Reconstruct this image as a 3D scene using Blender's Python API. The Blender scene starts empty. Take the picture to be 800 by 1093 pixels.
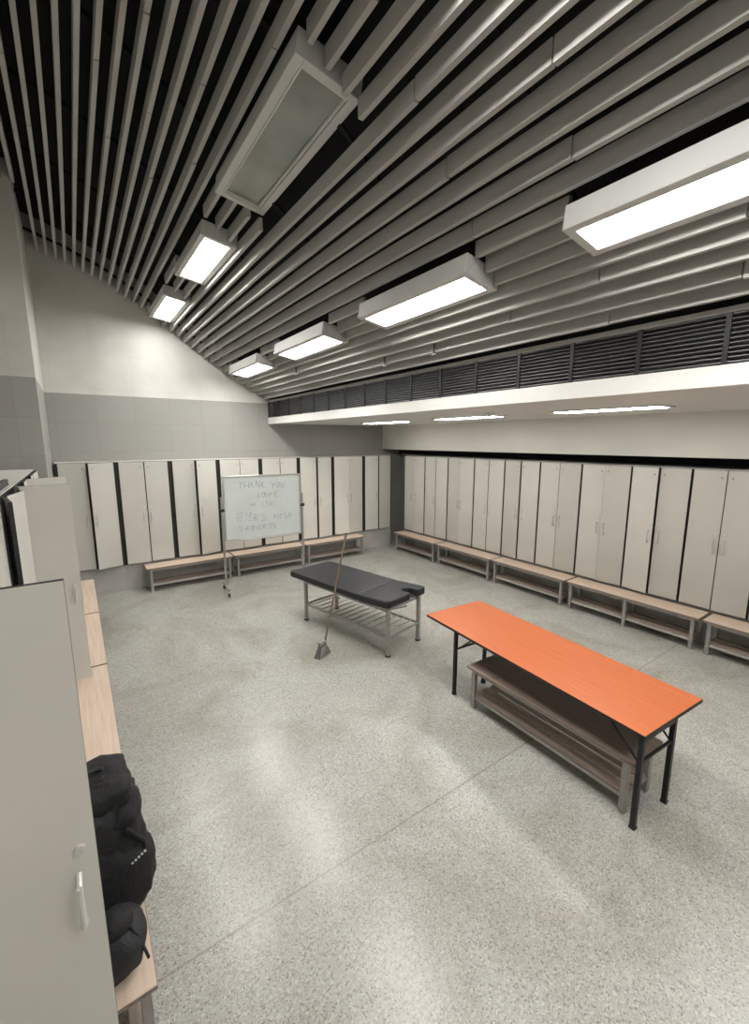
import bpy, bmesh, math, random
from mathutils import Matrix, Vector
random.seed(7)
R = math.radians
scn = bpy.context.scene
scn.view_settings.view_transform = 'Standard'
scn.view_settings.look = 'None'
scn.view_settings.exposure = 0.0

# ------------------------------------------------------------------ materials
def pm(name, col, rough=0.5, metal=0.0, var=0.0, vscale=4.0, bump=0.0, bscale=60.0, spec=0.5):
    m = bpy.data.materials.new(name); m.use_nodes = True
    nt = m.node_tree; b = nt.nodes['Principled BSDF']
    b.inputs['Base Color'].default_value = (*col, 1)
    b.inputs['Roughness'].default_value = rough
    b.inputs['Metallic'].default_value = metal
    b.inputs['Specular IOR Level'].default_value = spec
    tc = nt.nodes.new('ShaderNodeTexCoord')
    if var > 0:
        n = nt.nodes.new('ShaderNodeTexNoise'); n.inputs['Scale'].default_value = vscale
        n.inputs['Detail'].default_value = 6
        nt.links.new(tc.outputs['Object'], n.inputs['Vector'])
        r = nt.nodes.new('ShaderNodeValToRGB')
        r.color_ramp.elements[0].position = 0.3; r.color_ramp.elements[1].position = 0.7
        r.color_ramp.elements[0].color = (*[c*(1-var) for c in col], 1)
        r.color_ramp.elements[1].color = (*[min(1, c*(1+var*0.6)) for c in col], 1)
        nt.links.new(n.outputs['Fac'], r.inputs['Fac'])
        nt.links.new(r.outputs['Color'], b.inputs['Base Color'])
    if bump > 0:
        n2 = nt.nodes.new('ShaderNodeTexNoise'); n2.inputs['Scale'].default_value = bscale
        n2.inputs['Detail'].default_value = 4
        nt.links.new(tc.outputs['Object'], n2.inputs['Vector'])
        bp = nt.nodes.new('ShaderNodeBump'); bp.inputs['Strength'].default_value = bump
        bp.inputs['Distance'].default_value = 0.01
        nt.links.new(n2.outputs['Fac'], bp.inputs['Height'])
        nt.links.new(bp.outputs['Normal'], b.inputs['Normal'])
    return m

def emis(name, col, strength):
    m = bpy.data.materials.new(name); m.use_nodes = True
    nt = m.node_tree; b = nt.nodes['Principled BSDF']
    b.inputs['Base Color'].default_value = (0.9, 0.9, 0.9, 1)
    b.inputs['Emission Color'].default_value = (*col, 1)
    b.inputs['Emission Strength'].default_value = strength
    return m

M_LAM   = pm('laminate_offwhite', (0.64, 0.62, 0.57), 0.42, var=0.05, vscale=2.0)
M_LAMB  = pm('laminate_offwhite_aged', (0.57, 0.555, 0.505), 0.42, var=0.05, vscale=2.0)
M_LAM2  = pm('laminate_grey', (0.50, 0.49, 0.455), 0.45, var=0.05, vscale=2.0)
M_BLACK = pm('black_edging_and_gaps', (0.012, 0.012, 0.013), 0.5)
M_DARK  = pm('dark_void', (0.010, 0.010, 0.011), 0.9, var=0.3)
M_PLINTH= pm('plinth_grey', (0.42, 0.41, 0.38), 0.6, var=0.1)
M_CHROME= pm('brushed_chrome', (0.80, 0.80, 0.80), 0.28, 1.0, var=0.05, vscale=30)
M_HANDLE= pm('satin_handle', (0.70, 0.70, 0.69), 0.35, 0.45, var=0.05, vscale=30)
M_STEEL = pm('painted_steel_grey', (0.36, 0.35, 0.33), 0.38, 0.5, var=0.1, vscale=20)
M_LABEL = pm('label_grey', (0.30, 0.30, 0.30), 0.5)
M_SLAT  = pm('slat_paint', (0.45, 0.44, 0.415), 0.6, var=0.10, vscale=1.5)
M_LAMPF = pm('lamp_housing', (0.60, 0.60, 0.58), 0.45, var=0.03)
M_GLOW  = emis('lamp_diffuser', (1.0, 0.98, 0.945), 41.0)
M_GLOW2 = emis('soffit_lamp_diffuser', (1.0, 0.98, 0.945), 27.0)
M_OFF   = pm('unlit_diffuser', (0.30, 0.315, 0.285), 0.10, var=0.25, vscale=2.5)
M_WHITE = pm('soffit_paint', (0.70, 0.69, 0.66), 0.6, var=0.05, vscale=1.2)
M_BULK  = pm('bulkhead_paint', (0.68, 0.665, 0.61), 0.6, var=0.08, vscale=1.0)
M_VENT  = pm('vent_blade', (0.125, 0.125, 0.13), 0.45, 0.3)
M_BLKM  = pm('black_powdercoat', (0.015, 0.015, 0.017), 0.4, 0.3)
M_VINYL = pm('black_vinyl', (0.014, 0.015, 0.018), 0.42, bump=0.15, bscale=25)
M_NYLON = pm('black_nylon', (0.008, 0.008, 0.009), 0.8, bump=0.9, bscale=30)
M_NYL2  = pm('charcoal_nylon', (0.016, 0.016, 0.018), 0.7, bump=0.5, bscale=90)
M_WB    = pm('whiteboard_face', (0.60, 0.64, 0.62), 0.18, var=0.06, vscale=2.5)
M_ALU   = pm('aluminium_frame', (0.55, 0.55, 0.54), 0.35, 0.8)
M_INK   = pm('marker_ink', (0.11, 0.15, 0.17), 0.6)
M_INK2  = pm('marker_ink_faded', (0.27, 0.33, 0.33), 0.6)
M_BROOMH= pm('broom_handle_wood', (0.16, 0.11, 0.07), 0.5, var=0.2, vscale=10)
M_BROOMP= pm('broom_head_plastic', (0.10, 0.10, 0.10), 0.55)
M_EMB   = pm('embroidery_white', (0.4, 0.4, 0.4), 0.7)
M_PLAS  = pm('white_plastic', (0.7, 0.7, 0.68), 0.4)

def wood(name, c1, c2, rough, scale=1.0, axis='X', spec=0.5):
    m = bpy.data.materials.new(name); m.use_nodes = True
    nt = m.node_tree; b = nt.nodes['Principled BSDF']; b.inputs['Roughness'].default_value = rough
    b.inputs['Specular IOR Level'].default_value = spec
    tc = nt.nodes.new('ShaderNodeTexCoord'); mp = nt.nodes.new('ShaderNodeMapping')
    mp.inputs['Scale'].default_value = (1.2*scale, 22*scale, 22*scale) if axis == 'X' else (22*scale, 1.2*scale, 22*scale)
    n = nt.nodes.new('ShaderNodeTexNoise'); n.inputs['Scale'].default_value = 2.0; n.inputs['Detail'].default_value = 8
    r = nt.nodes.new('ShaderNodeValToRGB')
    r.color_ramp.elements[0].position = 0.35; r.color_ramp.elements[1].position = 0.68
    r.color_ramp.elements[0].color = (*c1, 1); r.color_ramp.elements[1].color = (*c2, 1)
    nt.links.new(tc.outputs['Object'], mp.inputs['Vector']); nt.links.new(mp.outputs['Vector'], n.inputs['Vector'])
    nt.links.new(n.outputs['Fac'], r.inputs['Fac']); nt.links.new(r.outputs['Color'], b.inputs['Base Color'])
    return m
M_BENCH  = wood('bench_laminate', (0.57, 0.44, 0.34), (0.66, 0.53, 0.425), 0.45)
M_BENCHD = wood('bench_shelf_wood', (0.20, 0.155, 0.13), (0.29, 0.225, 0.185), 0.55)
M_BENCHK = wood('dark_bench_laminate', (0.26, 0.195, 0.16), (0.34, 0.265, 0.22), 0.45)  # darker bench laminate, for the bench under the table
M_ORANGE = wood('orange_veneer', (0.47, 0.115, 0.034), (0.52, 0.14, 0.044), 0.36, axis='Y')

def wall_mat():
    m = bpy.data.materials.new('wall_two_tone'); m.use_nodes = True
    nt = m.node_tree; N = nt.nodes; Lk = nt.links; b = N['Principled BSDF']
    b.inputs['Roughness'].default_value = 0.6
    g = N.new('ShaderNodeNewGeometry'); s = N.new('ShaderNodeSeparateXYZ'); Lk.new(g.outputs['Position'], s.inputs[0])
    gt = N.new('ShaderNodeMath'); gt.operation = 'GREATER_THAN'; gt.inputs[1].default_value = 3.5
    Lk.new(s.outputs['Z'], gt.inputs[0])
    ad = N.new('ShaderNodeMath'); ad.operation = 'ADD'; Lk.new(s.outputs['X'], ad.inputs[0]); Lk.new(s.outputs['Y'], ad.inputs[1])
    cb = N.new('ShaderNodeCombineXYZ'); Lk.new(ad.outputs[0], cb.inputs[0]); Lk.new(s.outputs['Z'], cb.inputs[1])
    br = N.new('ShaderNodeTexBrick'); br.inputs['Scale'].default_value = 1.0
    br.inputs['Brick Width'].default_value = 0.6; br.inputs['Row Height'].default_value = 0.5
    br.offset = 0.0
    br.inputs['Mortar Size'].default_value = 0.005; br.inputs['Mortar Smooth'].default_value = 0.3
    br.inputs['Color1'].default_value = (0.325, 0.32, 0.298, 1); br.inputs['Color2'].default_value = (0.34, 0.335, 0.312, 1)
    br.inputs['Mortar'].default_value = (0.29, 0.285, 0.265, 1)
    Lk.new(cb.outputs[0], br.inputs['Vector'])
    n = N.new('ShaderNodeTexNoise'); n.inputs['Scale'].default_value = 1.3; n.inputs['Detail'].default_value = 7
    Lk.new(g.outputs['Position'], n.inputs['Vector'])
    r = N.new('ShaderNodeValToRGB'); r.color_ramp.elements[0].position = 0.3; r.color_ramp.elements[1].position = 0.62
    r.color_ramp.elements[0].color = (0.58, 0.57, 0.52, 1); r.color_ramp.elements[1].color = (0.69, 0.68, 0.64, 1)
    Lk.new(n.outputs['Fac'], r.inputs['Fac'])
    br2 = N.new('ShaderNodeTexBrick'); br2.inputs['Scale'].default_value = 1.0
    br2.inputs['Brick Width'].default_value = 1.2; br2.inputs['Row Height'].default_value = 0.6
    br2.inputs['Mortar Size'].default_value = 0.005
    br2.inputs['Color1'].default_value = (1, 1, 1, 1); br2.inputs['Color2'].default_value = (0.97, 0.97, 0.97, 1)
    br2.inputs['Mortar'].default_value = (0.92, 0.91, 0.89, 1)
    Lk.new(cb.outputs[0], br2.inputs['Vector'])
    mu = N.new('ShaderNodeMix'); mu.data_type = 'RGBA'; mu.blend_type = 'MULTIPLY'; mu.inputs[0].default_value = 1
    Lk.new(r.outputs['Color'], mu.inputs[6]); Lk.new(br2.outputs['Color'], mu.inputs[7])
    mx = N.new('ShaderNodeMix'); mx.data_type = 'RGBA'
    Lk.new(gt.outputs[0], mx.inputs[0]); Lk.new(br.outputs['Color'], mx.inputs[6]); Lk.new(mu.outputs[2], mx.inputs[7])
    Lk.new(mx.outputs[2], b.inputs['Base Color'])
    return m
M_WALL = wall_mat()

def floor_mat():
    m = bpy.data.materials.new('speckled_floor'); m.use_nodes = True
    nt = m.node_tree; N = nt.nodes; Lk = nt.links; b = N['Principled BSDF']
    b.inputs['Roughness'].default_value = 0.27
    g = N.new('ShaderNodeNewGeometry')
    v = N.new('ShaderNodeTexVoronoi'); v.inputs['Scale'].default_value = 130
    Lk.new(g.outputs['Position'], v.inputs['Vector'])
    sr = N.new('ShaderNodeSeparateColor'); Lk.new(v.outputs['Color'], sr.inputs[0])
    r = N.new('ShaderNodeValToRGB'); e = r.color_ramp.elements
    e[0].position = 0.0; e[0].color = (0.20, 0.195, 0.175, 1)
    e[1].position = 1.0; e[1].color = (0.51, 0.50, 0.46, 1)
    x = e.new(0.22); x.color = (0.35, 0.345, 0.315, 1)
    x = e.new(0.78); x.color = (0.40, 0.395, 0.362, 1)
    Lk.new(sr.outputs[0], r.inputs['Fac'])
    n = N.new('ShaderNodeTexNoise'); n.inputs['Scale'].default_value = 0.8; n.inputs['Detail'].default_value = 9
    n.inputs['Roughness'].default_value = 0.66; n.inputs['Distortion'].default_value = 0.9
    Lk.new(g.outputs['Position'], n.inputs['Vector'])
    r2 = N.new('ShaderNodeValToRGB'); r2.color_ramp.elements[0].position = 0.36; r2.color_ramp.elements[1].position = 0.56
    r2.color_ramp.elements[0].color = (0.78, 0.755, 0.72, 1); r2.color_ramp.elements[1].color = (1, 1, 1, 1)
    Lk.new(n.outputs['Fac'], r2.inputs['Fac'])
    mu = N.new('ShaderNodeMix'); mu.data_type = 'RGBA'; mu.blend_type = 'MULTIPLY'; mu.inputs[0].default_value = 1
    Lk.new(r.outputs['Color'], mu.inputs[6]); Lk.new(r2.outputs['Color'], mu.inputs[7])
    s = N.new('ShaderNodeSeparateXYZ'); Lk.new(g.outputs['Position'], s.inputs[0])
    sb = N.new('ShaderNodeMath'); sb.operation = 'SUBTRACT'; sb.inputs[1].default_value = 2.05; Lk.new(s.outputs['Y'], sb.inputs[0])
    ab = N.new('ShaderNodeMath'); ab.operation = 'ABSOLUTE'; Lk.new(sb.outputs[0], ab.inputs[0])
    lt = N.new('ShaderNodeMath'); lt.operation = 'LESS_THAN'; lt.inputs[1].default_value = 0.006; Lk.new(ab.outputs[0], lt.inputs[0])
    ml = N.new('ShaderNodeMath'); ml.operation = 'MULTIPLY'; ml.inputs[1].default_value = 0.42; Lk.new(lt.outputs[0], ml.inputs[0])
    mx = N.new('ShaderNodeMix'); mx.data_type = 'RGBA'; mx.inputs[7].default_value = (0.14, 0.11, 0.08, 1)
    Lk.new(ml.outputs[0], mx.inputs[0]); Lk.new(mu.outputs[2], mx.inputs[6])
    Lk.new(mx.outputs[2], b.inputs['Base Color'])
    return m
M_FLOOR = floor_mat()

# ------------------------------------------------------------------ mesh builder
class MB:
    def __init__(s):
        s.v = []; s.f = []; s.m = []; s.mats = []; s.M = Matrix.Identity(4); s.sm = []
    def mi(s, mat):
        if mat not in s.mats: s.mats.append(mat)
        return s.mats.index(mat)
    def add(s, verts, faces, mats, smooth=False):
        o = len(s.v)
        s.v += [s.M @ Vector(p) for p in verts]
        for i, f in enumerate(faces):
            s.f.append([o+k for k in f]); s.m.append(s.mi(mats[i] if isinstance(mats, list) else mats)); s.sm.append(smooth)
    def box(s, c, d, mat, side=None, axis=1, rot=None):
        hx, hy, hz = d[0]/2, d[1]/2, d[2]/2
        pts = [Vector((x, y, z)) for x in (-hx, hx) for y in (-hy, hy) for z in (-hz, hz)]
        if rot is not None: pts = [rot @ p for p in pts]
        pts = [p + Vector(c) for p in pts]
        faces = [(0,1,3,2),(4,6,7,5),(0,4,5,1),(2,3,7,6),(0,2,6,4),(1,5,7,3)]
        if side is None: mats = mat
        else:
            mats = [side]*6; mats[axis*2] = mat; mats[axis*2+1] = mat
        s.add(pts, faces, mats)
    def cyl(s, p1, p2, r, mat, n=12, r2=None):
        p1, p2 = Vector(p1), Vector(p2); d = (p2-p1); r2 = r if r2 is None else r2
        q = d.to_track_quat('Z', 'Y'); L = d.length
        vs = []
        for i in range(n):
            a = 2*math.pi*i/n
            vs.append(p1 + q @ Vector((r*math.cos(a), r*math.sin(a), 0)))
        for i in range(n):
            a = 2*math.pi*i/n
            vs.append(p1 + q @ Vector((r2*math.cos(a), r2*math.sin(a), L)))
        s.add(vs, [(i, (i+1) % n, n+(i+1) % n, n+i) for i in range(n)], mat, True)
        s.add(vs, [tuple(reversed(range(n))), tuple(range(n, 2*n))], mat)
    def tube(s, pts, r, mat, n=10):
        for a, b in zip(pts[:-1], pts[1:]): s.cyl(a, b, r, mat, n)
    def prism(s, outline, z0, z1, mat, side=None):
        n = len(outline)
        vs = [(x, y, z0) for x, y in outline] + [(x, y, z1) for x, y in outline]
        fs = [tuple(reversed(range(n))), tuple(range(n, 2*n))] + [(i, (i+1) % n, n+(i+1) % n, n+i) for i in range(n)]
        s.add(vs, fs, [mat, mat] + [side or mat]*n)
    def blob(s, c, d, mat, power=3.0, nz=0.0, seed=0, nu=28, nv=18):
        from mathutils import noise
        vs = []; fs = []
        def sp(x, e): return math.copysign(abs(x)**e, x)
        e = 2.0/power
        for j in range(nv+1):
            ph = -math.pi/2 + math.pi*j/nv
            for i in range(nu):
                th = 2*math.pi*i/nu
                p = Vector((sp(math.cos(ph), e)*sp(math.cos(th), e)*d[0]/2, sp(math.cos(ph), e)*sp(math.sin(th), e)*d[1]/2, sp(math.sin(ph), e)*d[2]/2))
                k = 1 + nz*noise.noise(p*9 + Vector((seed, 0, seed)))+ nz*0.5*noise.noise(p*22 + Vector((0, seed, 0)))
                q = Vector(c) + p*k
                q.z = max(q.z, c[2]-d[2]/2)
                vs.append(q)
        for j in range(nv):
            for i in range(nu):
                fs.append((j*nu+i, j*nu+(i+1) % nu, (j+1)*nu+(i+1) % nu, (j+1)*nu+i))
        s.add(vs, fs, mat, True)
    def build(s, name, bevel=0.0, parent=None, loc=None, rotz=None, segs=1):
        me = bpy.data.meshes.new(name); me.from_pydata([tuple(v) for v in s.v], [], s.f)
        for mt in s.mats: me.materials.append(mt)
        for i, p in enumerate(me.polygons):
            p.material_index = s.m[i]; p.use_smooth = s.sm[i]
        me.update()
        bm = bmesh.new(); bm.from_mesh(me); bmesh.ops.recalc_face_normals(bm, faces=bm.faces); bm.to_mesh(me); bm.free()
        ob = bpy.data.objects.new(name, me); scn.collection.objects.link(ob)
        if bevel > 0:
            b = ob.modifiers.new('bevel', 'BEVEL'); b.width = bevel; b.segments = segs; b.limit_method = 'ANGLE'; b.angle_limit = R(50)
        if parent: ob.parent = parent
        if loc: ob.location = loc
        if rotz is not None: ob.rotation_euler = (0, 0, rotz)
        return ob

# ------------------------------------------------------------------ room shell
XL, XR, YF, YB = -0.92, 7.35, -2.5, 9.2
b = MB(); b.box(((XL+XR)/2, (YF+YB)/2, -0.05), (XR-XL+0.4, YB-YF+0.4, 0.1), M_FLOOR); b.build('floor')
b = MB(); b.box(((XL+XR)/2, YB+0.1, 3.2), (XR-XL+0.4, 0.2, 6.4), M_WALL); b.build('wall_back')
b = MB(); b.box((XL-0.1, (YF+YB)/2, 3.2), (0.2, YB-YF, 6.4), M_WALL); b.build('wall_left')
b = MB(); b.box(((XL+XR)/2, YF-0.1, 3.2), (XR-XL+0.4, 0.2, 6.4), M_WALL); b.build('wall_front')
b = MB(); b.box((XR+0.1, (YF+YB)/2, 1.75), (0.2, YB-YF, 3.5), M_WALL); b.build('wall_right')
b = MB(); b.box((6.70+0.32, (YF+YB)/2, 2.775), (0.64, YB-YF, 0.59), M_BULK); b.build('wall_right_bulkhead')
b = MB(); b.box((7.28, (YF+YB)/2, 2.42), (0.06, YB-YF-0.02, 0.13), M_DARK)  # near-black sheets paint in the shade of the recess above the lockers
b.box((7.0, (YF+YB)/2, 2.477), (0.59, YB-YF-0.02, 0.006), M_DARK); b.build('painted_gap_shade_1')
b = MB(); b.box(((XL-0.31)/2, (7.16+YB)/2, 3.0), (-0.31-XL, YB-7.16, 6.0), M_WALL); b.build('wall_left_column')

PR = [(-1.1, 5.88), (-0.3, 5.75), (0.2, 5.60), (0.7, 5.39), (1.4, 4.97), (2.0, 4.53), (2.75, 4.01), (3.6, 3.52)]
def prof(x):
    for (x0, z0), (x1, z1) in zip(PR[:-1], PR[1:]):
        if x <= x1: return z0 + (z1-z0)*(x-x0)/(x1-x0)
    return PR[-1][1]
b = MB()
vs = []; fs = []
for (x, z) in PR: vs += [(x, YF, z+0.48), (x, YB, z+0.48), (x, YF, z+0.58), (x, YB, z+0.58)]
for i in range(len(PR)-1):
    o = i*4; fs += [(o, o+4, o+5, o+1), (o+2, o+3, o+7, o+6)]
b.add(vs, fs, M_DARK); b.box((5.5, (YF+YB)/2, 4.05), (3.85, YB-YF, 0.1), M_DARK); b.build('ceiling')

LX1, LX2 = 1.50, 2.75
TILT = R(9); LH = 0.10
lamps = [(LX2, -1.37, .38, 1.5, 1), (LX2, .92, .38, 1.5, 1), (LX2, 3.21, .38, 1.5, 1), (LX2, 5.50, .38, 1.5, 1), (LX2, 7.75, .38, 1.45, 1),
         (LX1, -1.3, .38, 1.5, 1), (LX1, 1.0, .38, 1.5, 1), (LX1+0.01, 3.50, .46, 1.74, 0), (LX1, 5.75, .38, 1.4, 1), (LX1, 8.05, .38, 1.4, 1)]  # first lamp of this row is added, out of view, to brighten the column
def lampz(lx, kd): return prof(lx) - (0.055 if kd else -0.035)
# slats
b = MB(); x = -0.88; k = 0; PITCH = 0.118
while x < 3.585:
    cuts = []
    for (lx, ly, w, l, kd) in lamps:
        dx = x-lx
        top = lampz(lx, kd) + LH + 0.03 - math.tan(TILT)*dx
        if abs(dx) < w/2+0.025 and prof(x) < top: cuts.append((ly-l/2-0.02, ly+l/2+0.02))
    y = YF + 0.02; off = (k*0.83) % 2.4
    joints = [YF+off+2.4*i for i in range(-1, 6)]
    ends = YB-0.01
    if x < -0.28: ends = 7.14
    segs = []
    pts = sorted([j for j in joints if y < j < ends])
    cur = y
    for j in pts+[ends]:
        segs.append((cur, j-0.005)); cur = j+0.005
    out = []
    for s0, s1 in segs:
        rem = [(s0, s1)]
        for c0, c1 in cuts:
            nr = []
            for a0, a1 in rem:
                if c1 <= a0 or c0 >= a1: nr.append((a0, a1))
                else:
                    if c0 > a0: nr.append((a0, c0))
                    if c1 < a1: nr.append((c1, a1))
            rem = nr
        out += rem
    hh = 0.115
    for s0, s1 in out:
        dz = random.uniform(-0.005, 0.005)
        if s1-s0 > 0.02: b.box((x, (s0+s1)/2, prof(x)+hh/2+dz), (0.036, s1-s0, hh), M_SLAT)
    x += PITCH; k += 1
for yy in [YF+0.6+1.2*i for i in range(10)]:
    for (x0, z0), (x1, z1) in zip(PR[:-1], PR[1:]):
        if x0 < XL: x0 = XL+0.02; z0 = prof(x0)
        mid = Vector(((x0+x1)/2, yy, (z0+z1)/2+0.145)); d = Vector((x1-x0, 0, z1-z0))
        b.box(mid, (d.length, 0.04, 0.03), M_DARK, rot=Matrix.Rotation(-math.atan2(d.z, d.x), 3, 'Y'))
b.build('ceiling_slats')

for (lx, ly, w, l, kd) in lamps:
    b = MB(); h = LH; z = lampz(lx, kd)
    b.M = Matrix.Translation((lx, ly, z)) @ Matrix.Rotation(TILT, 4, 'Y')
    t = 0.06
    hs = h+0.05; zc = (h+0.02-0.03)/2
    b.box((-w/2+t/2, 0, zc), (t, l, hs), M_LAMPF); b.box((w/2-t/2, 0, zc), (t, l, hs), M_LAMPF)
    b.box((0, -l/2+t/2, zc), (w-2*t, t, hs), M_LAMPF); b.box((0, l/2-t/2, zc), (w-2*t, t, hs), M_LAMPF)
    b.box((0, 0, h), (w-2*t, l-2*t, 0.02), M_LAMPF)
    b.box((0, 0, 0.012), (w-2*t, l-2*t, 0.02), M_GLOW if kd else M_OFF)
    if not kd:
        for sx in (-1, 1): b.box((sx*(w/2-t-0.012), 0, -0.008), (0.014, l-2*t, 0.03), M_PLAS)
        for sy in (-1, 1): b.box((0, sy*(l/2-t-0.012), -0.008), (w-2*t, 0.014, 0.03), M_PLAS)
    for sy in (-l*0.35, l*0.35):
        b.cyl((0, sy, h), (0, sy, h+0.36), 0.008, M_BLKM, 8)
    b.build('ceiling_lamp' if kd else 'unlit_ceiling_lamp', 0.003)

# soffit / duct
b = MB()
b.box((5.16, (YF+YB)/2, 3.12), (3.10, YB-YF, 0.10), M_WHITE)
b.box((3.60, (YF+YB)/2, 3.125), (0.05, YB-YF, 0.14), M_WHITE)
b.box((3.62, (YF+YB)/2, 3.545), (0.06, YB-YF, 0.04), M_SLAT)
b.box((3.66, (YF+YB)/2, 3.75), (0.04, YB-YF, 0.4), M_DARK)
b.build('ceiling_soffit', 0.004)
b = MB()
b.box((3.72, (YF+YB)/2, 3.36), (0.04, YB-YF, 0.36), M_DARK)
nb = 11
for i in range(nb):
    z = 3.21+0.30*i/(nb-1)
    b.box((3.615, (YF+YB)/2, z), (0.03, YB-YF-0.02, 0.006), M_VENT, rot=Matrix.Rotation(R(20), 3, 'Y'))
y = 1.63 - 0.54*7
while y < YB:
    b.box((3.60, y, 3.36), (0.02, 0.03, 0.33), M_BLACK); y += 0.54
b.build('air_vent_louvre')
for yy in (0.45, 2.65, 4.85, 7.05):
    b = MB(); b.box((5.2, yy, 3.064), (0.34, 1.3, 0.02), M_LAMPF); b.box((5.2, yy, 3.052), (0.26, 1.2, 0.006), M_GLOW2)
    b.build('recessed_ceiling_light')
b = MB(); b.cyl((4.6, 3.9, 3.07), (4.6, 3.9, 3.035), 0.07, M_PLAS, 20, 0.055); b.cyl((4.6, 3.9, 3.035), (4.6, 3.9, 3.02), 0.03, M_PLAS, 16)
b.build('smoke_detector')
for (sx, sy) in ((3.25, 3.6), (3.3, 4.5), (3.0, 6.6)):
    b = MB(); sx = -0.88+PITCH*round((sx+0.88)/PITCH)+PITCH/2; z = prof(sx)
    b.cyl((sx, sy, z+0.44), (sx, sy, z-0.06), 0.010, M_BLKM, 8); b.cyl((sx, sy, z-0.06), (sx, sy, z-0.07), 0.025, M_CHROME, 12)
    b.build('fire_sprinkler')

# ------------------------------------------------------------------ lockers
ZT = 2.33
def locker(W, gap, a1, a2, loc, rot, hz=1.34, label=True):
    b = MB()
    b.box((W/2, 0.25, 0.235), (W, 0.46, 0.47), M_PLINTH)
    b.box((W/2, 0.26, (0.47+ZT)/2), (W, 0.44, ZT-0.47), M_LAM2)
    b.box((W/2, 0.025, (0.47+ZT)/2), (W-0.004, 0.036, ZT-0.475), M_BLACK)  # black sheet paints the dark interior seen through the door gaps
    b.box((W/2, 0.24, ZT+0.004), (W-0.004, 0.46, 0.01), M_LAM)
    dw = (W-gap)/2 - 0.006
    for side, ang in ((-1, a1), (1, a2)):
        hx = gap/2 if side < 0 else W-gap/2
        Mo = b.M.copy()
        b.M = Mo @ Matrix.Translation((hx, -0.002, 0)) @ Matrix.Rotation(-ang if side < 0 else ang, 4, 'Z')
        s = -side
        zc = (0.49+ZT-0.005)/2; zh = ZT-0.005-0.49
        b.box((s*dw/2, -0.011, zc), (dw, 0.021, zh), random.choice([M_LAM, M_LAM, M_LAMB]), side=M_BLACK, axis=1)
        hx2 = s*(dw-0.05)
        b.tube([(hx2, -0.02, hz-0.085), (hx2, -0.055, hz-0.07), (hx2, -0.058, hz+0.07), (hx2, -0.02, hz+0.085)], 0.0085, M_HANDLE, 10)
        b.cyl((s*(dw-0.04), -0.02, hz+0.17), (s*(dw-0.04), -0.032, hz+0.17), 0.014, M_HANDLE, 12)
        if label: b.cyl((s*(dw-0.05), -0.02, ZT-0.10), (s*(dw-0.05), -0.024, ZT-0.10), 0.013, M_LABEL, 12)
        b.M = Mo
    return b.build('locker', 0, None, loc, rot)

x = -0.28; angs = [(3, 16), (8, 3), (2, 12), (4, 1), (1, 2), (3, 10), (6, 2), (2, 5), (1, 1)]
i = 0
while x + 0.80 < 6.72:
    W = 0.86
    a = angs[i % len(angs)]
    if x+W > 6.70: W = 6.70-x
    locker(W, 0.085, R(a[0]), R(a[1]), (x, 8.70, 0), 0.0)
    x += W+0.002; i += 1
angs = [(1, 4), (1, 8), (4, 1), (1, 7), (6, 1), (1, 3), (7, 1), (1, 6), (1, 3), (5, 2), (1, 1), (1, 4), (1, 1)]
for k in range(-5, 9):
    yc = 1.84+0.76*k
    if yc+0.38 > 8.68: continue
    a = angs[(k+5) % len(angs)]
    locker(0.756, 0.028, R(a[0]), R(a[1]), (6.75, yc+0.378, 0), R(-90))
for k in range(-1, 7):
    y0 = 1.40+0.8*k
    if y0+0.8 > 7.15: break
    a1, a2 = 1.0, 1.0
    if k == 0: a1 = 91
    if k == 4: a1 = 90
    if k == 2: a2 = 10
    if k == 3: a1 = 10; a2 = 6
    if k == 5: a1 = 60
    locker(0.797, 0.05, R(a1), R(a2), (-0.425, y0, 0), R(90), 1.33, False)

# ------------------------------------------------------------------ benches
def bench(L, D, loc, rot, top=M_BENCH, shelf=M_BENCHD, mid=False, H=0.45):
    b = MB()
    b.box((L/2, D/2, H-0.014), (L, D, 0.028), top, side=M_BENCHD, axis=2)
    for yy in (0.05, D-0.05):
        b.box((L/2, yy, H-0.048), (L-0.16, 0.03, 0.04), M_STEEL)
        b.box((L/2, yy, 0.12), (L-0.16, 0.03, 0.03), M_STEEL)
    xs = [0.07, L-0.07] + ([L/2] if mid else [])
    for xx in xs:
        for yy in (0.045, D-0.045):
            b.box((xx, yy, (H-0.028)/2), (0.045, 0.045, H-0.028), M_STEEL)
        b.box((xx, D/2, H-0.048), (0.03, D-0.1, 0.04), M_STEEL)
        b.box((xx, D/2, 0.12), (0.03, D-0.1, 0.03), M_STEEL)
    n = 3; wdt = (D-0.06)/n
    for i in range(n):
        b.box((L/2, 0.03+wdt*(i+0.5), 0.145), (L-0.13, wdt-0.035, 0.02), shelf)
    return b.build('bench', 0.004, None, loc, rot)
for x0, L in ((0.87, 1.53), (2.43, 1.53), (3.99, 1.55)):
    bench(L, 0.36, (x0, 8.29, 0), 0)
for y1, L, md in ((8.25, 1.47, 0), (6.74, 1.52, 0), (5.19, 1.50, 0), (3.66, 1.82, 1), (1.80, 1.82, 1), (-0.06, 1.8, 1)):
    bench(L, 0.37, (6.36, y1, 0), R(-90), mid=md)
for y0, L in ((1.70, 1.55), (3.28, 1.6), (4.91, 1.6), (6.54, 1.65)):
    bench(L, 0.38, (0.08, y0, 0), R(90))
bench(1.62, 0.43, (3.46, 1.12, 0), R(90-1.5), top=M_BENCHK, shelf=M_BENCHK)

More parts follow.
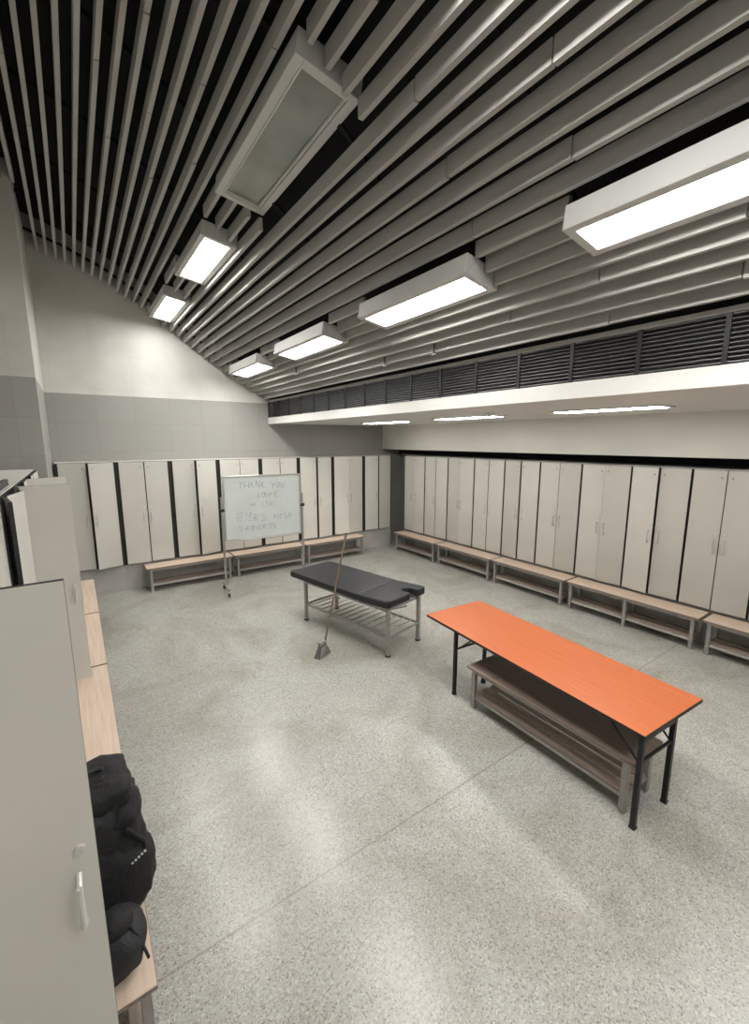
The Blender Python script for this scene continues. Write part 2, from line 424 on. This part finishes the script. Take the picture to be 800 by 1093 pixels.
# ------------------------------------------------------------------ orange folding table
b = MB()
Lt, Wt, Ht = 2.38, 0.82, 0.75
b.box((0, 0, Ht-0.016), (Wt, Lt, 0.03), M_ORANGE, side=M_BLACK, axis=2)
b.box((0, 0, Ht-0.036), (Wt-0.06, Lt-0.1, 0.012), M_BLKM)
xl, xr = -0.38, 0.05
for y0, sg in ((-Lt/2+0.03, 1), (Lt/2-0.47, -1)):
    for xx in (xl, xr):
        b.box((xx, y0, (Ht-0.04)/2), (0.035, 0.035, Ht-0.04), M_BLKM)
        b.cyl((xx, y0+sg*0.015, 0.52), (xx, y0+sg*0.22, Ht-0.045), 0.008, M_BLKM, 8)
        b.box((xx, y0, 0.012), (0.042, 0.042, 0.024), M_BLACK)
    b.box(((xl+xr)/2, y0, Ht-0.06), (xr-xl, 0.03, 0.03), M_BLKM)
    b.box(((xl+xr)/2, y0, 0.52), (xr-xl, 0.02, 0.02), M_BLKM)
for xx in (-Wt/2+0.05, Wt/2-0.05): b.box((xx, 0, Ht-0.045), (0.025, Lt-0.2, 0.025), M_BLKM)
b.build('folding_table', 0.003, None, (3.45, 2.215, 0), R(-4.2))

# ------------------------------------------------------------------ massage bed
e = bpy.data.objects.new('massage_bed', None); scn.collection.objects.link(e)
e.location = (3.13, 4.99, 0); e.rotation_euler = (0, 0, R(12))
Lb, Wb = 2.0, 0.80; zt = 0.74
def rounded(x0, x1, y0, y1, r, n=5):
    o = []
    for cx, cy, a0 in ((x1-r, y0+r, -90), (x1-r, y1-r, 0), (x0+r, y1-r, 90), (x0+r, y0+r, 180)):
        for i in range(n+1):
            a = R(a0+90*i/n); o.append((cx+r*math.cos(a), cy+r*math.sin(a)))
    return o
b = MB()
ysplit = -Lb/2+0.52
b.prism(rounded(-Wb/2, Wb/2, ysplit+0.002, Lb/2, 0.04), zt-0.09, zt, M_VINYL)
b.M = Matrix.Translation((0, ysplit, zt-0.02)) @ Matrix.Rotation(R(-3), 4, 'X')
y0 = -0.52
ol = [(Wb/2, 0), (-Wb/2, 0), (-Wb/2, y0+0.06), (-Wb/2+0.02, y0+0.02), (-Wb/2+0.06, y0)]
ol += [(0.03, y0), (0.07, y0+0.02)]
for i in range(9):
    a = R(180-180*i/8); ol.append((0.15+0.08*math.cos(a), y0+0.12+0.08*math.sin(a)))
ol += [(0.23, y0+0.02), (0.27, y0), (Wb/2-0.06, y0), (Wb/2-0.02, y0+0.02), (Wb/2, y0+0.06)]
b.prism(ol, -0.075, 0.02, M_VINYL)
b.build('padding', 0.022, e, segs=3)
b = MB()
for xx in (-0.31, 0.31):
    for yy in (-0.93, 0.72):
        b.box((xx, yy, (zt-0.10)/2), (0.045, 0.045, zt-0.10), M_STEEL)
        b.box((xx, yy, 0.012), (0.055, 0.055, 0.024), M_BLACK)
    b.box((xx, -0.10, zt-0.125), (0.035, 1.66, 0.04), M_STEEL)
    b.box((xx, -0.10, 0.26), (0.03, 1.62, 0.03), M_STEEL)
for yy in (-0.90, -0.25, 0.72):
    b.box((0, yy, zt-0.125), (0.6, 0.035, 0.04), M_STEEL)
for yy in (-0.93, 0.72): b.box((0, yy, 0.26), (0.6, 0.03, 0.03), M_STEEL)
for i in range(13):
    b.cyl((-0.31, -0.82+i*0.12, 0.265), (0.31, -0.82+i*0.12, 0.265), 0.008, M_STEEL, 8)
b.tube([(0.34, -0.45, zt-0.12), (0.36, -0.62, 0.52), (0.36, -0.72, 0.52)], 0.01, M_STEEL, 8)
b.tube([(-0.2, -0.28, zt-0.12), (-0.05, -0.75, 0.50), (0.2, -0.82, 0.50)], 0.01, M_STEEL, 8)
b.build('frame', 0.003, e)

# ------------------------------------------------------------------ broom
b = MB()
p0 = Vector((2.38, 4.54, 0.06)); p1 = Vector((2.92, 4.84, 1.46))
b.cyl(p0+(p1-p0)*0.05, p1, 0.013, M_BROOMH, 12)
b.cyl(p1-(p1-p0)*0.07, p1+(p1-p0)*0.005, 0.016, M_BROOMP, 12)
b.M = Matrix.Translation((2.36, 4.53, 0)) @ Matrix.Rotation(R(25), 4, 'Z')
vs = [(-0.12, -0.045, 0), (0.12, -0.045, 0), (0.12, 0.045, 0), (-0.12, 0.045, 0),
      (-0.05, -0.02, 0.15), (0.05, -0.02, 0.15), (0.05, 0.02, 0.15), (-0.05, 0.02, 0.15)]
b.add(vs, [(0,3,2,1),(4,5,6,7),(0,1,5,4),(1,2,6,5),(2,3,7,6),(3,0,4,7)], M_BROOMP)
b.box((0, 0, 0.165), (0.12, 0.05, 0.04), M_STEEL)
for i in range(14):
    xx = -0.11+0.22*i/13
    b.cyl((xx*0.5, -0.035, 0.13), (xx, -0.05, 0.0), 0.006, M_STEEL, 5)
b.build('broom', 0.003)

# ------------------------------------------------------------------ whiteboard
e = bpy.data.objects.new('mobile_whiteboard', None); scn.collection.objects.link(e)
e.location = (2.75, 7.45, 0); e.rotation_euler = (0, 0, R(-6))
b = MB(); W, z0, z1 = 1.38, 0.96, 2.08
b.box((0, 0, (z0+z1)/2), (W-0.02, 0.02, z1-z0-0.02), M_WB)
for sx in (-1, 1):
    b.box((sx*W/2, 0, (z0+z1)/2), (0.03, 0.035, z1-z0), M_ALU)
    b.box((sx*(W/2+0.04), 0.0, 0.92), (0.035, 0.035, 1.62), M_STEEL)
    b.box((sx*(W/2+0.04), 0, 0.13), (0.04, 0.56, 0.04), M_STEEL)
    b.cyl((sx*(W/2), 0, 1.5), (sx*(W/2+0.08), 0, 1.5), 0.03, M_BLACK, 12)
    for yy in (-0.25, 0.25):
        b.cyl((sx*(W/2+0.04)-0.015, yy, 0.04), (sx*(W/2+0.04)+0.015, yy, 0.04), 0.04, M_BLACK, 16)
        b.box((sx*(W/2+0.04), yy, 0.09), (0.04, 0.03, 0.05), M_CHROME)
for z in (z0, z1): b.box((0, 0, z), (W+0.03, 0.035, 0.03), M_ALU)
b.box((0, -0.04, z0-0.01), (0.9, 0.08, 0.015), M_ALU)
b.build('board_and_stand', 0.003, e)
G = {'T': [[(0,1),(1,1)],[(.5,1),(.45,0)]], 'H': [[(0,1),(0,0)],[(1,1),(.95,0)],[(0,.5),(1,.55)]],
     'A': [[(0,0),(.5,1),(.95,0)],[(.2,.4),(.8,.4)]], 'N': [[(0,0),(0,1),(.9,0),(.9,1)]],
     'K': [[(0,1),(0,0)],[(.8,1),(0,.45),(.9,0)]], 'Y': [[(0,1),(.45,.5),(1,1)],[(.45,.5),(.4,0)]],
     'O': [[(.5,1),(.1,.8),(0,.4),(.3,0),(.8,.1),(1,.6),(.8,.95),(.5,1)]], 'U': [[(0,1),(.05,.2),(.45,0),(.85,.2),(.9,1)]],
     'C': [[(.9,.85),(.5,1),(.1,.7),(.05,.3),(.4,0),(.9,.15)]], 'P': [[(0,0),(0,1),(.7,.9),(.75,.6),(0,.5)]],
     'E': [[(.85,1),(0,1),(0,0),(.85,0)],[(0,.5),(.7,.5)]], 'L': [[(0,1),(0,0),(.8,0)]],
     'S': [[(.85,.9),(.4,1),(.1,.75),(.8,.35),(.6,.05),(.05,.1)]],
     '1': [[(0,.8),(1,.8)],[(.5,1),(.45,0)],[(0,.45),(1,.5)],[(.45,.5),(0,0)],[(.5,.45),(1,0)]],
     '2': [[(.1,1),(.1,.1),(.9,.1),(.9,1),(.1,1)],[(.1,.55),(.9,.55)],[(.5,1),(.5,-.1)]],
     '3': [[(0,.9),(.9,.95)],[(.4,1),(.1,.5),(.9,.5),(.8,0),(.2,0)],[(.5,.5),(.5,0)]],
     '4': [[(.2,1),(.2,0)],[(0,.7),(.5,.7)],[(.6,.9),(1,.9),(.6,.4),(1,.4)],[(.8,1),(.75,0)],[(.55,0),(1,.05)]]}
def write(b, s, x, z, h, w, mat, drift=0.0, th=0.006):
    for i, ch in enumerate(s):
        if ch in G:
            sc = random.uniform(0.8, 1.15); ox = x+i*w*1.28+random.uniform(-.01, .01); oz = z+drift*i+random.uniform(-.014, .014)
            for st in G[ch]:
                pts = [Vector((ox+px*w*sc+pz*0.012+random.uniform(-.006, .006), -0.0112, oz+pz*h*sc+random.uniform(-.008, .008))) for px, pz in st]
                for p, q in zip(pts[:-1], pts[1:]):
                    d = q-p; L = d.length
                    b.box((p+q)/2, (L+th*0.6, 0.001, th), mat, rot=Matrix.Rotation(-math.atan2(d.z, d.x), 3, 'Y'))
b = MB()
write(b, 'THANK', -0.44, 1.86, 0.12, 0.08, M_INK, 0.003)
write(b, 'YOU', 0.14, 1.86, 0.11, 0.075, M_INK)
write(b, 'COUPE', -0.12, 1.69, 0.09, 0.06, M_INK)
write(b, 'LSAC', -0.04, 1.52, 0.085, 0.05, M_INK2)
write(b, '14', -0.24, 1.54, 0.05, 0.04, M_INK2)
write(b, '2413', -0.50, 1.27, 0.15, 0.11, M_INK2)
write(b, '1432', 0.14, 1.27, 0.10, 0.08, M_INK2)
write(b, '3124143', -0.46, 1.10, 0.09, 0.08, M_INK2)
b.build('handwriting', 0, e)

# ------------------------------------------------------------------ bags
b = MB()
b.M = Matrix.Translation((-0.09, 2.22, 0.452)) @ Matrix.Rotation(R(6), 4, 'Z')
b.blob((0, 0.0, 0.33), (0.38, 0.40, 0.66), M_NYLON, 3.0, 0.16, 1, 56, 40)
b.blob((0.05, -0.13, 0.22), (0.32, 0.20, 0.40), M_NYLON, 2.8, 0.18, 2, 40, 28)
b.blob((0.16, 0.03, 0.20), (0.13, 0.26, 0.34), M_NYL2, 2.6, 0.2, 3)
b.blob((0.10, -0.05, 0.50), (0.18, 0.26, 0.18), M_NYLON, 2.4, 0.3, 6)
b.blob((0.02, 0.0, 0.62), (0.34, 0.30, 0.14), M_NYLON, 2.6, 0.25, 4)
b.tube([(-0.05, 0, 0.66), (-0.02, 0, 0.71), (0.05, 0, 0.71), (0.08, 0, 0.66)], 0.01, M_NYL2)
b.tube([(0.10, -0.2, 0.50), (0.17, -0.19, 0.38), (0.18, -0.16, 0.2), (0.14, -0.18, 0.06)], 0.010, M_NYLON)
for i in range(5): b.box((0.11+i*0.014, -0.238+i*0.004, 0.34+i*0.003), (0.009, 0.01, 0.004), M_EMB)
b.build('backpack')
b = MB()
b.M = Matrix.Translation((-0.06, 1.86, 0.452))
b.blob((0, 0, 0.12), (0.24, 0.24, 0.24), M_NYL2, 2.6, 0.16, 8, 36, 24)
b.blob((0.02, -0.02, 0.25), (0.12, 0.12, 0.10), M_NYLON, 2.2, 0.2, 9)
b.tube([(0.04, -0.03, 0.28), (0.09, -0.08, 0.20), (0.12, -0.10, 0.08)], 0.006, M_NYL2)
b.build('drawstring_bag')

b = MB(); b.M = Matrix.Translation((-0.66, 4.3, ZT+0.01))
b.prism(rounded(-0.2, 0.2, -0.3, 0.3, 0.03), 0, 0.05, M_BLKM); b.prism(rounded(-0.17, 0.17, -0.26, 0.26, 0.03), 0.05, 0.058, M_PLAS)
b.build('storage_tray', 0.003)

# ------------------------------------------------------------------ world, camera
w = bpy.data.worlds.new('world'); scn.world = w; w.use_nodes = True
w.node_tree.nodes['Background'].inputs[0].default_value = (0.5, 0.5, 0.5, 1)
w.node_tree.nodes['Background'].inputs[1].default_value = 0.05
cam = bpy.data.cameras.new('camera'); co = bpy.data.objects.new('camera', cam); scn.collection.objects.link(co)
cam.sensor_fit = 'HORIZONTAL'; cam.sensor_width = 36; cam.lens = 455/800*36
cam.clip_start = 0.02
co.location = (0, 0, 2.7); co.rotation_euler = (R(90-9.5), 0, R(-35))
scn.camera = co
